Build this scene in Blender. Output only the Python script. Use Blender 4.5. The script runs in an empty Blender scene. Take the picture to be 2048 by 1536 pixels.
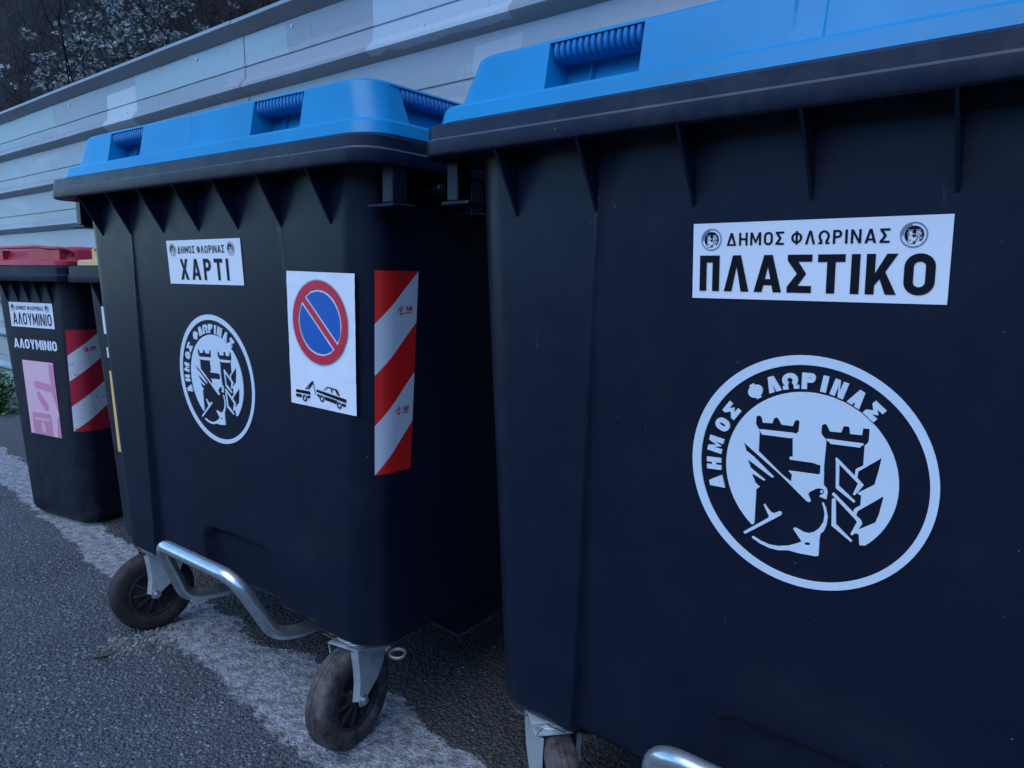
import bpy, bmesh, math, random
from math import sin, cos, pi, radians, sqrt
from mathutils import Vector, Matrix, noise
from mathutils.geometry import tessellate_polygon

random.seed(7)
S = bpy.context.scene
COL = S.collection

# ------------------------------------------------------------------ camera
cd = bpy.data.cameras.new('camera'); cam = bpy.data.objects.new('camera', cd); COL.objects.link(cam)
cd.sensor_width = 36; cd.lens = 25.946; cd.clip_start = 0.02; cd.clip_end = 500
cam.matrix_world = Matrix.Translation((0, 0, 1.1212)) @ Matrix.Rotation(pi/2 - 0.1429, 4, 'X') @ Matrix.Rotation(0.0117, 4, 'Z')
S.camera = cam
# ------------------------------------------------------------------ light: blue dusk sky, no direct sun
W = bpy.data.worlds.new('World'); S.world = W; W.use_nodes = True
wn = W.node_tree.nodes; wl = W.node_tree.links
sky = wn.new('ShaderNodeTexSky'); sky.sky_type = 'NISHITA'; sky.sun_disc = False
sky.sun_elevation = radians(14); sky.sun_rotation = radians(205); sky.ozone_density = 6.0; sky.air_density = 1.0; sky.dust_density = 0.0
wl.new(sky.outputs[0], wn['Background'].inputs[0]); wn['Background'].inputs[1].default_value = 0.14
sd = bpy.data.lights.new('sun', 'SUN'); sun = bpy.data.objects.new('sun', sd); COL.objects.link(sun)
sd.energy = 0.55; sd.angle = radians(60); sd.color = (0.96, 0.95, 0.93)
sun.rotation_euler = Vector((0.42, 0.62, -1.05)).to_track_quat('-Z', 'Y').to_euler()
S.view_settings.view_transform = 'Standard'; S.view_settings.look = 'None'
S.view_settings.exposure = 1.95; S.view_settings.gamma = 1.0
S.render.engine = 'CYCLES'
try:
    S.cycles.use_denoising = True; S.cycles.max_bounces = 6
except Exception: pass

# ------------------------------------------------------------------ materials
MATS = {}
def nmat(name):
    m = bpy.data.materials.new(name); m.use_nodes = True; MATS[name] = m
    nt = m.node_tree; return m, nt, nt.nodes['Principled BSDF']
def N(nt, typ, **kw):
    n = nt.nodes.new(typ)
    for k, v in kw.items():
        if k.startswith('i_'): n.inputs[k[2:].replace('_', ' ')].default_value = v
        else: setattr(n, k, v)
    return n
def objco(nt):
    return N(nt, 'ShaderNodeTexCoord').outputs['Object']
def ramp(nt, src, stops):
    r = N(nt, 'ShaderNodeValToRGB'); e = r.color_ramp.elements
    while len(e) < len(stops): e.new(0.5)
    for el, (p, c) in zip(e, stops):
        el.position = p; el.color = (c[0], c[1], c[2], 1) if hasattr(c, '__len__') else (c, c, c, 1)
    nt.links.new(src, r.inputs[0]); return r.outputs[0]
def mixc(nt, fac, a, b):
    n = N(nt, 'ShaderNodeMix', data_type='RGBA')
    for s, v in ((0, fac), (6, a), (7, b)):
        if hasattr(v, 'is_output') or isinstance(v, bpy.types.NodeSocket): nt.links.new(v, n.inputs[s])
        elif s == 0: n.inputs[0].default_value = v
        else: n.inputs[s].default_value = (v[0], v[1], v[2], 1)
    return n.outputs[2]
def noi(nt, co, scale, detail=3, rough=0.55, dist=0.0):
    n = N(nt, 'ShaderNodeTexNoise'); n.inputs['Scale'].default_value = scale; n.inputs['Detail'].default_value = detail
    n.inputs['Roughness'].default_value = rough; n.inputs['Distortion'].default_value = dist
    nt.links.new(co, n.inputs['Vector']); return n.outputs['Fac']
def vor(nt, co, scale, feature='F1'):
    n = N(nt, 'ShaderNodeTexVoronoi', feature=feature); n.inputs['Scale'].default_value = scale
    nt.links.new(co, n.inputs['Vector']); return n
def scaled(nt, co, s):
    m = N(nt, 'ShaderNodeMapping'); m.inputs['Scale'].default_value = s; nt.links.new(co, m.inputs['Vector']); return m.outputs[0]
def bump(nt, b, h, strength, dist):
    n = N(nt, 'ShaderNodeBump'); n.inputs['Strength'].default_value = strength; n.inputs['Distance'].default_value = dist
    nt.links.new(h, n.inputs['Height']); nt.links.new(n.outputs[0], b.inputs['Normal']); return n
def math_(nt, op, a, b=None, c=None):
    n = N(nt, 'ShaderNodeMath', operation=op)
    for i, v in enumerate((a, b, c)):
        if v is None: continue
        if isinstance(v, bpy.types.NodeSocket): nt.links.new(v, n.inputs[i])
        else: n.inputs[i].default_value = v
    return n.outputs[0]

def plastic(name, base, rough, speck=0.0, speckcol=(.3, .32, .36), dirt=0.0, grain=0.12, var=0.15, spec=0.5):
    m, nt, b = nmat(name); co = objco(nt)
    big = noi(nt, co, 3.0, 4)
    dark = tuple(c*(1-var) for c in base); lite = tuple(min(1, c*(1+var)) for c in base)
    c = mixc(nt, ramp(nt, big, [(.3, 0), (.7, 1)]), dark, lite)
    if speck > 0:
        v = vor(nt, co, 34)
        f = ramp(nt, v.outputs['Distance'], [(0.0, 1), (0.058, 0)])
        n2 = ramp(nt, noi(nt, co, 5, 2), [(.5, 0), (.62, 1)])
        c = mixc(nt, math_(nt, 'MULTIPLY', math_(nt, 'MULTIPLY', f, n2), speck), c, speckcol)
        sc = noi(nt, scaled(nt, co, (14, 14, 2.2)), 4, 5, .7)
        c = mixc(nt, math_(nt, 'MULTIPLY', ramp(nt, sc, [(.68, 0), (.78, 1)]), speck*.2), c, speckcol)
    if dirt > 0:
        d = noi(nt, co, 11, 6, .7)
        c = mixc(nt, math_(nt, 'MULTIPLY', ramp(nt, d, [(.5, 0), (.8, 1)]), dirt), c, (.16, .15, .14))
    nt.links.new(c, b.inputs['Base Color'])
    rr = noi(nt, co, 20, 4)
    mr = N(nt, 'ShaderNodeMapRange'); mr.inputs['To Min'].default_value = rough-.08; mr.inputs['To Max'].default_value = rough+.1
    nt.links.new(rr, mr.inputs[0]); nt.links.new(mr.outputs[0], b.inputs['Roughness'])
    b.inputs['Specular IOR Level'].default_value = spec
    bump(nt, b, noi(nt, co, 420, 2), grain, .0012)
    return m
body_m = plastic('dark_plastic', (.0034, .0070, .0200), .40, speck=.8, dirt=.03, spec=.34)
rim_m = plastic('rim_plastic', (.0045, .0085, .025), .42, speck=1.0, dirt=.16, spec=.30)
blue_m = plastic('blue_plastic', (.002, .205, .42), .38, speck=.12, speckcol=(.25, .38, .55), grain=.12, var=.12, spec=.36)
blueg_m = plastic('blue_grip_plastic', (.002, .14, .38), .42, grain=.08, var=.06)
red_m = plastic('red_plastic', (.33, .010, .026), .42, dirt=.12, var=.1)
yel_m = plastic('yellow_plastic', (.50, .33, .12), .45, dirt=.12, var=.1)
edge_m = plastic('rim_edge_highlight', (.035, .042, .065), .5, speck=.6, dirt=.3)  # highlight painted as paler plastic on the rim's up-facing chamfer
oldbin_m = plastic('worn_dark_plastic', (.006, .0095, .019), .5, speck=1.0, dirt=.18, spec=.34)
emb_m = plastic('embossed_white', (.60, .70, .78), .45, grain=.15, var=.05, dirt=.05)
paper_m = plastic('sticker_white', (.74, .78, .84), .38, grain=.02, var=.03, dirt=.03)
ink_m = plastic('ink_black', (.005, .006, .012), .45, grain=.02, var=.05, spec=.2)
signred_m = plastic('print_red', (.55, .018, .05), .4, grain=.02, var=.06)
signblue_m = plastic('print_blue', (.008, .10, .42), .4, grain=.02, var=.06)
pink_m = plastic('poster_pink', (.76, .48, .56), .45, grain=.02, var=.05)
pinkd_m = plastic('poster_rose', (.62, .25, .38), .45, grain=.02, var=.05)
ochre_m = plastic('poster_yellow', (.74, .50, .17), .45, grain=.02, var=.05)
ochred_m = plastic('poster_brown', (.50, .33, .12), .45, grain=.02, var=.05)
grey_m = plastic('ink_grey', (.16, .22, .30), .4, grain=.02, var=.05)

def reflective(name, base, scuff=0.0):
    m, nt, b = nmat(name); co = objco(nt)
    c = mixc(nt, ramp(nt, noi(nt, scaled(nt, co, (10, 10, 160)), 6, 3), [(.35, 0), (.7, 1)]), tuple(x*.92 for x in base), base)
    if scuff:
        f = ramp(nt, noi(nt, co, 60, 5, .65), [(.60, 0), (.66, 1)])
        c = mixc(nt, math_(nt, 'MULTIPLY', f, scuff), c, (.05, .05, .06))
    nt.links.new(c, b.inputs['Base Color']); b.inputs['Roughness'].default_value = .32
    b.inputs['Coat Weight'].default_value = .35; b.inputs['Coat Roughness'].default_value = .12
    bump(nt, b, vor(nt, co, 320).outputs['Distance'], .05, .001)
    return m
rwhite_m = reflective('reflective_white', (.56, .60, .66)); rred_m = reflective('reflective_red', (.66, .016, .014))
rwhite2_m = reflective('worn_reflective_white', (.60, .62, .62), .9); rred2_m = reflective('worn_reflective_red', (.44, .016, .035), .12)

def metal(name, base, rough, dirt=.3, metallic=.85):
    m, nt, b = nmat(name); co = objco(nt)
    c = mixc(nt, ramp(nt, noi(nt, co, 40, 5, .65), [(.35, 0), (.75, 1)]), base, tuple(x*(1-dirt) for x in base))
    nt.links.new(c, b.inputs['Base Color']); b.inputs['Metallic'].default_value = metallic
    mr = N(nt, 'ShaderNodeMapRange'); mr.inputs['To Min'].default_value = rough-.08; mr.inputs['To Max'].default_value = rough+.12
    nt.links.new(noi(nt, co, 70, 4), mr.inputs[0]); nt.links.new(mr.outputs[0], b.inputs['Roughness'])
    bump(nt, b, noi(nt, co, 300, 3), .06, .001)
    return m
zinc_m = metal('galvanised_steel', (.60, .65, .67), .45, .25, .6)
tube_m = metal('zinc_tube', (.62, .68, .70), .27, .2)
darksteel_m = metal('dull_steel', (.22, .22, .24), .5)
bolt_m = metal('bolt_steel', (.5, .53, .56), .3)
def rubber():
    m, nt, b = nmat('dusty_rubber'); co = objco(nt)
    f = ramp(nt, noi(nt, co, 22, 6, .7), [(.38, 0), (.72, 1)])
    c = mixc(nt, math_(nt, 'MULTIPLY', f, .75), (.014, .012, .013), (.17, .145, .14))
    sp = ramp(nt, vor(nt, co, 90).outputs['Distance'], [(0, 1), (.12, 0)])
    c = mixc(nt, math_(nt, 'MULTIPLY', sp, .3), c, (.16, .14, .135))
    nt.links.new(c, b.inputs['Base Color']); b.inputs['Roughness'].default_value = .8
    bump(nt, b, noi(nt, co, 120, 5, .7), .5, .002); return m
rub_m = rubber()
def rubber_clean():
    m = rub_m.copy(); m.name = 'clean_rubber'; nt = m.node_tree
    for n in nt.nodes:
        if n.type == 'MIX' and not n.inputs[6].is_linked: n.inputs[6].default_value = (.007, .006, .006, 1); n.inputs[7].default_value = (.045, .035, .033, 1)
    return m
rub2_m = rubber_clean()
hub_m = plastic('hub_plastic', (.010, .009, .010), .6, dirt=.25)

# ---- fence sheet: grey coated steel with washed-out patches of overpaint
def fence_mat():
    m, nt, b = nmat('coated_sheet_steel'); co = objco(nt)     # object x runs along the fence
    base = mixc(nt, ramp(nt, noi(nt, scaled(nt, co, (.6, 1, 2.2)), 2.2, 4, .6), [(.38, 0), (.66, 1)]), (.225, .235, .265), (.20, .26, .285))
    pale = ramp(nt, noi(nt, scaled(nt, co, (.55, 1, 1.7)), 1.5, 5, .65, .6), [(.50, 0), (.66, 1)])
    base = mixc(nt, math_(nt, 'MULTIPLY', pale, .5), base, (.33, .385, .405))
    xyz = N(nt, 'ShaderNodeSeparateXYZ'); nt.links.new(co, xyz.inputs[0])
    wob = math_(nt, 'MULTIPLY_ADD', noi(nt, co, 7, 3), .05, -.025)
    def box(x0, x1, z0, z1, colr, f):
        nonlocal base
        xx = math_(nt, 'ADD', xyz.outputs[0], wob); zz = math_(nt, 'ADD', xyz.outputs[2], wob)
        k = None
        for v, lo, hi in ((xx, x0, x1), (zz, z0, z1)):
            for op, e in (('GREATER_THAN', lo), ('LESS_THAN', hi)):
                g = math_(nt, op, v, e); k = g if k is None else math_(nt, 'MULTIPLY', k, g)
        base = mixc(nt, math_(nt, 'MULTIPLY', k, f), base, colr)
    box(-5.87, -5.40, 2.13, 2.40, (.42, .465, .50), .8)
    box(-4.2, -2.9, 2.2, 2.33, (.275, .29, .335), .8)
    box(-2.9, -2.02, 2.16, 2.47, (.38, .45, .51), .75)
    box(-8.4, -6.9, 2.28, 2.47, (.24, .33, .35), .55)
    box(-2.25, -2.0, 1.95, 2.10, (.33, .36, .41), .5)
    box(-5.4, -3.6, 2.30, 2.45, (.28, .385, .42), .6)
    st = ramp(nt, noi(nt, scaled(nt, co, (9, 9, 1.1)), 3, 5, .7), [(.58, 0), (.75, 1)])
    base = mixc(nt, math_(nt, 'MULTIPLY', st, .40), base, (.12, .135, .16))
    sp = ramp(nt, vor(nt, scaled(nt, co, (1, 1, 1.6)), 7).outputs['Distance'], [(0, 1), (.055, 0)])
    base = mixc(nt, math_(nt, 'MULTIPLY', sp, .7), base, (.09, .10, .12))
    nt.links.new(base, b.inputs['Base Color']); b.inputs['Roughness'].default_value = .45; b.inputs['Metallic'].default_value = .15
    bump(nt, b, noi(nt, scaled(nt, co, (.5, 1, 1)), 3.5, 4), .35, .02); return m
fence_m = fence_mat()

# ---- ground: dark coarse asphalt with a pale worn strip running beside the containers
def ground_mat():
    m, nt, b = nmat('asphalt'); co = objco(nt)
    xyz = N(nt, 'ShaderNodeSeparateXYZ'); nt.links.new(co, xyz.inputs[0])
    q = math_(nt, 'ADD', xyz.outputs[0], xyz.outputs[1])
    wob = math_(nt, 'ADD', math_(nt, 'MULTIPLY_ADD', noi(nt, co, 4.0, 3), .22, -.11), math_(nt, 'MULTIPLY_ADD', noi(nt, co, 26, 4, .65), .15, -.075))
    qq = math_(nt, 'ADD', q, wob)
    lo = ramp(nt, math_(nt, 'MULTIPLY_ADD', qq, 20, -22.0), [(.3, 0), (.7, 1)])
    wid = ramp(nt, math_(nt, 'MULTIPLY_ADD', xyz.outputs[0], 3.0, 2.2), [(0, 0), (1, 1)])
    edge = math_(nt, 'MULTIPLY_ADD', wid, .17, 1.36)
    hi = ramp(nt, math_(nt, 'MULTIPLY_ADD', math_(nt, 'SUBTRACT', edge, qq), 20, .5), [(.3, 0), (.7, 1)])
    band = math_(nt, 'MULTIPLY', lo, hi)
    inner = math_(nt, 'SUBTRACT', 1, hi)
    v1 = vor(nt, co, 82); v2 = vor(nt, co, 190)
    sp = ramp(nt, N(nt, 'ShaderNodeSeparateColor').outputs[0], [(0, 0), (1, 1)])
    s1 = N(nt, 'ShaderNodeSeparateColor'); nt.links.new(v1.outputs['Color'], s1.inputs[0])
    s2 = N(nt, 'ShaderNodeSeparateColor'); nt.links.new(v2.outputs['Color'], s2.inputs[0])
    asp = mixc(nt, ramp(nt, noi(nt, co, 2.1, 6, .65), [(.34, 0), (.66, 1)]), (.021, .026, .037), (.062, .071, .092))
    asp = mixc(nt, math_(nt, 'MULTIPLY', ramp(nt, s1.outputs[0], [(.66, 0), (.95, 1)]), ramp(nt, v1.outputs['Distance'], [(.3, .8), (.5, 0)])), asp, (.30, .305, .31))
    asp = mixc(nt, math_(nt, 'MULTIPLY', ramp(nt, s2.outputs[0], [(.55, 0), (1, 1)]), .75), asp, (.145, .15, .165))
    asp = mixc(nt, math_(nt, 'MULTIPLY', ramp(nt, s2.outputs[1], [(.6, 0), (1, 1)]), .8), asp, (.040, .043, .048))
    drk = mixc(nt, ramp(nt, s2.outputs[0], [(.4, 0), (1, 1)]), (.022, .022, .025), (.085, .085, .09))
    pal = mixc(nt, ramp(nt, s2.outputs[2], [(.25, 0), (1, 1)]), (.20, .22, .25), (.33, .35, .385))
    pal = mixc(nt, ramp(nt, noi(nt, co, 30, 5, .7), [(.38, .9), (.58, 0)]), pal, (.085, .092, .105))
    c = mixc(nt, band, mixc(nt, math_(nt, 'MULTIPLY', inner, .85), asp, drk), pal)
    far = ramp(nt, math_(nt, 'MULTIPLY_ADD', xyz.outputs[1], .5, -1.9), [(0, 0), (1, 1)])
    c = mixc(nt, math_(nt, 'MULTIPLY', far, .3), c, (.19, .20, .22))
    nt.links.new(c, b.inputs['Base Color']); b.inputs['Roughness'].default_value = .78
    h = math_(nt, 'ADD', math_(nt, 'MULTIPLY', ramp(nt, v1.outputs['Distance'], [(0, 1), (.6, 0)]), .8), math_(nt, 'ADD', math_(nt, 'MULTIPLY', v2.outputs['Distance'], -.5), noi(nt, co, 60, 4)))
    h = math_(nt, 'MULTIPLY', h, math_(nt, 'MULTIPLY_ADD', band, -.6, 1.0))
    bump(nt, b, h, 1.0, .009); return m
ground_m = ground_mat()

def simple(name, a, bcol, scale, rough=.9):
    m, nt, b = nmat(name); co = objco(nt)
    nt.links.new(mixc(nt, ramp(nt, noi(nt, co, scale, 5, .65), [(.35, 0), (.65, 1)]), a, bcol), b.inputs['Base Color'])
    b.inputs['Roughness'].default_value = rough; b.inputs['Specular IOR Level'].default_value = .08; return m
soil_m = simple('hillside_soil', (.004, .004, .005), (.014, .012, .013), 3)
blocker_m = simple('unseen_bank_blocker', (.018, .022, .018), (.05, .05, .045), 1.5)
twig_m = simple('bark', (.020, .017, .018), (.060, .052, .052), 14)
dtwig_m = simple('dark_bark', (.010, .009, .010), (.030, .026, .027), 14)
puff_m = simple('dry_seed_head', (.15, .165, .17), (.34, .36, .365), 20)
leaf_m = simple('weed_leaf', (.05, .14, .03), (.13, .27, .06), 9, .6)
dead_m = simple('dead_leaf', (.05, .042, .038), (.11, .095, .085), 30)
stone_m = simple('gravel_stone', (.07, .072, .078), (.25, .25, .26), 25)

# ------------------------------------------------------------------ helpers
def tag(o, label=None, cat=None, group=None, kind=None):
    for k, v in (('label', label), ('category', cat), ('group', group), ('kind', kind)):
        if v: o[k] = v
    return o
def empty(name, loc, rz=0):
    o = bpy.data.objects.new(name, None); COL.objects.link(o); o.location = loc; o.rotation_euler = (0, 0, rz)
    o.empty_display_size = .1; return o
class MB:
    def __init__(s): s.v = []; s.f = []; s.m = []; s.sm = []
    def add(s, verts, faces, mi=0, smooth=False):
        o = len(s.v); s.v += [tuple(p) for p in verts]
        for f in faces: s.f.append(tuple(i+o for i in f)); s.m.append(mi); s.sm.append(smooth)
    def box(s, x0, x1, y0, y1, z0, z1, mi=0):
        s.add([(x, y, z) for z in (z0, z1) for y in (y0, y1) for x in (x0, x1)],
              [(0, 2, 3, 1), (4, 5, 7, 6), (0, 1, 5, 4), (2, 6, 7, 3), (0, 4, 6, 2), (1, 3, 7, 5)], mi)
    def loft(s, rings, closed=True, cap0=False, cap1=False, mi=0, smooth=True):
        n = len(rings[0]); assert all(len(r) == n for r in rings); vs = [p for r in rings for p in r]; fs = []
        for i in range(len(rings)-1):
            for j in range(n if closed else n-1):
                k = (j+1) % n; fs.append((i*n+j, i*n+k, (i+1)*n+k, (i+1)*n+j))
        if cap0: fs.append(tuple(reversed(range(n))))
        if cap1: fs.append(tuple((len(rings)-1)*n+j for j in range(n)))
        s.add(vs, fs, mi, smooth)
    def tube(s, pts, r, n=10, mi=0, caps=True):
        pts = [Vector(p) for p in pts]; rings = []; prev = None
        for i, p in enumerate(pts):
            t = (pts[min(i+1, len(pts)-1)]-pts[max(i-1, 0)]).normalized()
            if prev is None:
                a = Vector((0, 0, 1)) if abs(t.z) < .9 else Vector((1, 0, 0)); u = t.cross(a).normalized()
            else: u = (prev-t*prev.dot(t)).normalized()
            prev = u; w = t.cross(u); rr = r[i] if hasattr(r, '__len__') else r
            rings.append([p+u*rr*cos(2*pi*k/n)+w*rr*sin(2*pi*k/n) for k in range(n)])
        s.loft(rings, True, caps, caps, mi, True)
    def lathe(s, prof, axis='x', n=40, mi=0):
        rings = []
        for k in range(n):
            a = 2*pi*k/n
            rings.append([(x, r*cos(a), r*sin(a)) if axis == 'x' else (r*cos(a), r*sin(a), x) for x, r in prof])
        rings.append(rings[0]); s.loft(rings, False, mi=mi)
    def build(s, name, mats, parent=None, sharp=35, bevel=None, recalc=True):
        me = bpy.data.meshes.new(name); me.from_pydata(s.v, [], s.f)
        for m in (mats if isinstance(mats, (list, tuple)) else [mats]): me.materials.append(m)
        for p, mi, sm in zip(me.polygons, s.m, s.sm): p.material_index = mi; p.use_smooth = sm
        bm = bmesh.new(); bm.from_mesh(me)
        bmesh.ops.remove_doubles(bm, verts=bm.verts, dist=1e-5)
        if recalc: bmesh.ops.recalc_face_normals(bm, faces=bm.faces)
        for e in bm.edges:
            if len(e.link_faces) == 2 and e.calc_face_angle(0) > radians(sharp): e.smooth = False
        bm.to_mesh(me); bm.free()
        o = bpy.data.objects.new(name, me); COL.objects.link(o)
        if parent: o.parent = parent
        if bevel:
            b = o.modifiers.new('bevel', 'BEVEL'); b.width = bevel; b.segments = 2; b.limit_method = 'ANGLE'; b.angle_limit = radians(40)
        return o
def fillet(pts, r, n=6):
    pts = [Vector(p) for p in pts]; out = [pts[0]]
    for i in range(1, len(pts)-1):
        a, b, c = pts[i-1], pts[i], pts[i+1]
        d1 = (a-b); d2 = (c-b); k = min(r, d1.length*.48, d2.length*.48)
        p, q = b+d1.normalized()*k, b+d2.normalized()*k
        for j in range(n+1):
            t = j/n; out.append(p*(1-t)**2+b*2*t*(1-t)+q*t*t)
    out.append(pts[-1]); return out
def children(o): return [c for c in bpy.data.objects if c.parent == o]
def copy_tree(o, parent=None):
    c = o.copy(); COL.objects.link(c)
    if parent: c.parent = parent
    for ch in children(o): copy_tree(ch, c)
    return c
def smooth(x, a, b):
    t = max(0., min(1., (x-a)/(b-a))); return t*t*(3-2*t)
def polys_mesh(mb, polys, place, depth=0.0, mi=0):
    """polys: list of (outer, holes) in 2-D; place(x, y, lift) -> 3-D; a raised relief if depth > 0"""
    for outer, holes in polys:
        loops = [outer]+list(holes)
        vec = [[Vector((p[0], p[1], 0)) for p in l] for l in loops]
        tris = tessellate_polygon(vec); flat = [p for l in loops for p in l]; n = len(flat)
        vs = [place(p[0], p[1], depth) for p in flat]; fs = [tuple(t) for t in tris]
        if depth > 0:
            vs += [place(p[0], p[1], 0) for p in flat]; o = 0
            for l in loops:
                k = len(l)
                for j in range(k): fs.append((o+j, o+(j+1) % k, n+o+(j+1) % k, n+o+j))
                o += k
        mb.add(vs, fs, mi)
def circ(cx, cy, r, n=48, a0=0, a1=2*pi, full=True, ry=None):
    m = n if full else n+1
    return [(cx+r*cos(a0+(a1-a0)*i/n), cy+(ry or r)*sin(a0+(a1-a0)*i/n)) for i in range(m)]
def rrect(x0, y0, x1, y1, r, n=6):
    o = []
    for cx, cy, a in ((x1-r, y1-r, 0), (x0+r, y1-r, pi/2), (x0+r, y0+r, pi), (x1-r, y0+r, 3*pi/2)):
        o += [(cx+r*cos(a+pi/2*i/n), cy+r*sin(a+pi/2*i/n)) for i in range(n+1)]
    return o

# ------------------------------------------------------------------ lettering, drawn as outlines
def glyph(ch, w, t):
    c = w/2; h = t*.55
    def lam(y, zi): return 1.08*t+(c-1.08*t)*y/zi
    zi = 1-1.55*t
    if ch == 'Π': return [([(0, 0), (0, 1), (w, 1), (w, 0), (w-t, 0), (w-t, 1-t*.95), (t, 1-t*.95), (t, 0)], [])]
    if ch == 'Λ': return [([(0, 0), (c-h, 1), (c+h, 1), (w, 0), (w-1.08*t, 0), (c, zi), (1.08*t, 0)], [])]
    if ch == 'Α':
        y1, y2 = .19, .19+.8*t
        return [([(0, 0), (c-h, 1), (c+h, 1), (w, 0), (w-1.08*t, 0), (w-lam(y1, zi), y1), (lam(y1, zi), y1), (1.08*t, 0)],
                 [[(lam(y2, zi), y2), (w-lam(y2, zi), y2), (c, zi)]])]
    if ch == 'Σ': return [([(0, 0), (w, 0), (w, t*.9), (1.35*t, t*.9), (w*.4+1.15*t, .5), (1.35*t, 1-t*.9), (w, 1-t*.9), (w, 1), (0, 1), (0, 1-.75*t), (w*.4, .5), (0, .75*t)], [])]
    if ch == 'Τ': return [([(c-t/2, 0), (c-t/2, 1-t*.95), (0, 1-t*.95), (0, 1), (w, 1), (w, 1-t*.95), (c+t/2, 1-t*.95), (c+t/2, 0)], [])]
    if ch == 'Ι': return [([(0, 0), (0, 1), (t, 1), (t, 0)], [])]
    if ch == 'Κ': return [([(0, 0), (0, 1), (t, 1), (t, .52), (w-1.2*t, 1), (w, 1), (.62*w, .56), (w, 0), (w-1.2*t, 0), (.45*w, .38), (t, .22), (t, 0)], [])]
    if ch == 'Ο': return [(rrect(0, 0, w, 1, c*.98, 8), [rrect(t, t*.95, w-t, 1-t*.95, max(.02, (c-t)*.95), 8)])]
    if ch == 'Δ': return [([(0, 0), (c-h, 1), (c+h, 1), (w, 0)], [[(1.25*t, .8*t), (w-1.25*t, .8*t), (c, 1-2.*t)]])]
    if ch == 'Η': return [([(0, 0), (0, 1), (t, 1), (t, .5+t*.45), (w-t, .5+t*.45), (w-t, 1), (w, 1), (w, 0), (w-t, 0), (w-t, .5-t*.45), (t, .5-t*.45), (t, 0)], [])]
    if ch == 'Μ': return [([(0, 0), (0, 1), (1.05*t, 1), (c, .42), (w-1.05*t, 1), (w, 1), (w, 0), (w-t, 0), (w-t, .62), (c, .1), (t, .62), (t, 0)], [])]
    if ch == 'Ν': return [([(0, 0), (0, 1), (t, 1), (w-t, .32), (w-t, 1), (w, 1), (w, 0), (w-t, 0), (t, .68), (t, 0)], [])]
    if ch == 'Χ': return [([(0, 0), (c-.6*t, .51), (.02, 1), (1.2*t, 1), (c, .66), (w-1.2*t, 1), (w-.02, 1), (c+.6*t, .51), (w, 0), (w-1.2*t, 0), (c, .35), (1.2*t, 0)], [])]
    if ch == 'Υ': return [([(c-t/2, 0), (c-t/2, .42), (0, 1), (1.15*t, 1), (c, .58), (w-1.15*t, 1), (w, 1), (c+t/2, .42), (c+t/2, 0)], [])]
    if ch == 'Ρ':
        r = .29; q = min(r*.9, (w-t)*.78); a = circ(w-q, .71, q, 10, pi/2, -pi/2, False, r); b = circ(w-q, .71, max(.012, q-t), 10, pi/2, -pi/2, False, max(.03, r-t*.9))
        return [([(0, 0), (0, 1)]+a+[(t, .42), (t, 0)], [[(t, 1-t*.9)]+b+[(t, .42+t*.9)]])]
    if ch == 'Φ':
        ry = .40; k = math.asin(min(.9, (t/2)/c)); yy = ry*cos(k)
        right = [(c+c*sin(a), .5+ry*cos(a)) for a in [k+(pi-2*k)*i/12 for i in range(13)]]
        left = [(c-c*sin(a), .5+ry*cos(a)) for a in [(pi-k)-(pi-2*k)*i/12 for i in range(13)]]
        out = [(c-t/2, 1), (c+t/2, 1)]+right+[(c+t/2, 0), (c-t/2, 0)]+left
        ri, rj = c-t, ry-t*.8; kk = math.asin(min(.9, (t/2)/ri)) if ri > t/2 else 1.2
        hr = [(c+ri*sin(a), .5+rj*cos(a)) for a in [kk+(pi-2*kk)*i/10 for i in range(11)]]
        return [(out, [hr, [(2*c-x, y) for x, y in reversed(hr)]])]
    if ch == 'Ω':
        f = t*.75
        o = [(c+c*.98*cos(a), .56+.44*sin(a)) for a in [radians(233)-radians(286)*i/18 for i in range(19)]]
        i_ = [(c+(c*.98-t)*cos(a), .56+(.44-t*.9)*sin(a)) for a in [radians(-58)+radians(296)*i/18 for i in range(19)]]
        return [([(0, 0), (0, f)]+[(o[0][0]-.02, f)]+o[1:-1]+[(o[-1][0]+.02, f), (w, f), (w, 0), (c+t*.55, 0), (c+t*.55, f)]+i_+[(c-t*.55, f), (c-t*.55, 0)], [])]
    if ch == 'E': return [([(0, 0), (0, 1), (w, 1), (w, 1-t), (t, 1-t), (t, .5+t/2), (w*.85, .5+t/2), (w*.85, .5-t/2), (t, .5-t/2), (t, t), (w, t), (w, 0)], [])]
    if ch == 'L': return [([(0, 0), (0, 1), (t, 1), (t, t), (w, t), (w, 0)], [])]
    if ch == 'H': return glyph('Η', w, t)
    if ch == 'M': return glyph('Μ', w, t)
    return []
WID = {'Π': .58, 'Λ': .70, 'Α': .74, 'Σ': .62, 'Τ': .66, 'Κ': .70, 'Ο': .66, 'Χ': .70, 'Ρ': .60, 'Υ': .70, 'Μ': .82, 'Ν': .68, 'Η': .66, 'Δ': .76, 'Φ': .78, 'Ω': .78, 'E': .5, 'L': .48, 'H': .6, 'M': .8}
def text_polys(txt, x0, x1, y0, y1, t, gap=.16, space=.45, real=1.0):
    """lay the string into the box x0..x1, y0..y1; letters keep their own widths and are fitted sideways"""
    items = []; x = 0.0
    for ch in txt:
        if ch == ' ': x += space; continue
        w = t if ch == 'Ι' else WID[ch]; items.append((ch, x, w)); x += w+gap
    k = (x1-x0)/(x-gap); H = y1-y0; out = []
    for ch, xx, w in items:
        for o, hs in glyph(ch, w, t):
            f = lambda p: (x0+(xx+p[0])*k, y0+p[1]*H)
            out.append(([f(p) for p in o], [[f(p) for p in h] for h in hs]))
    return out

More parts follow.
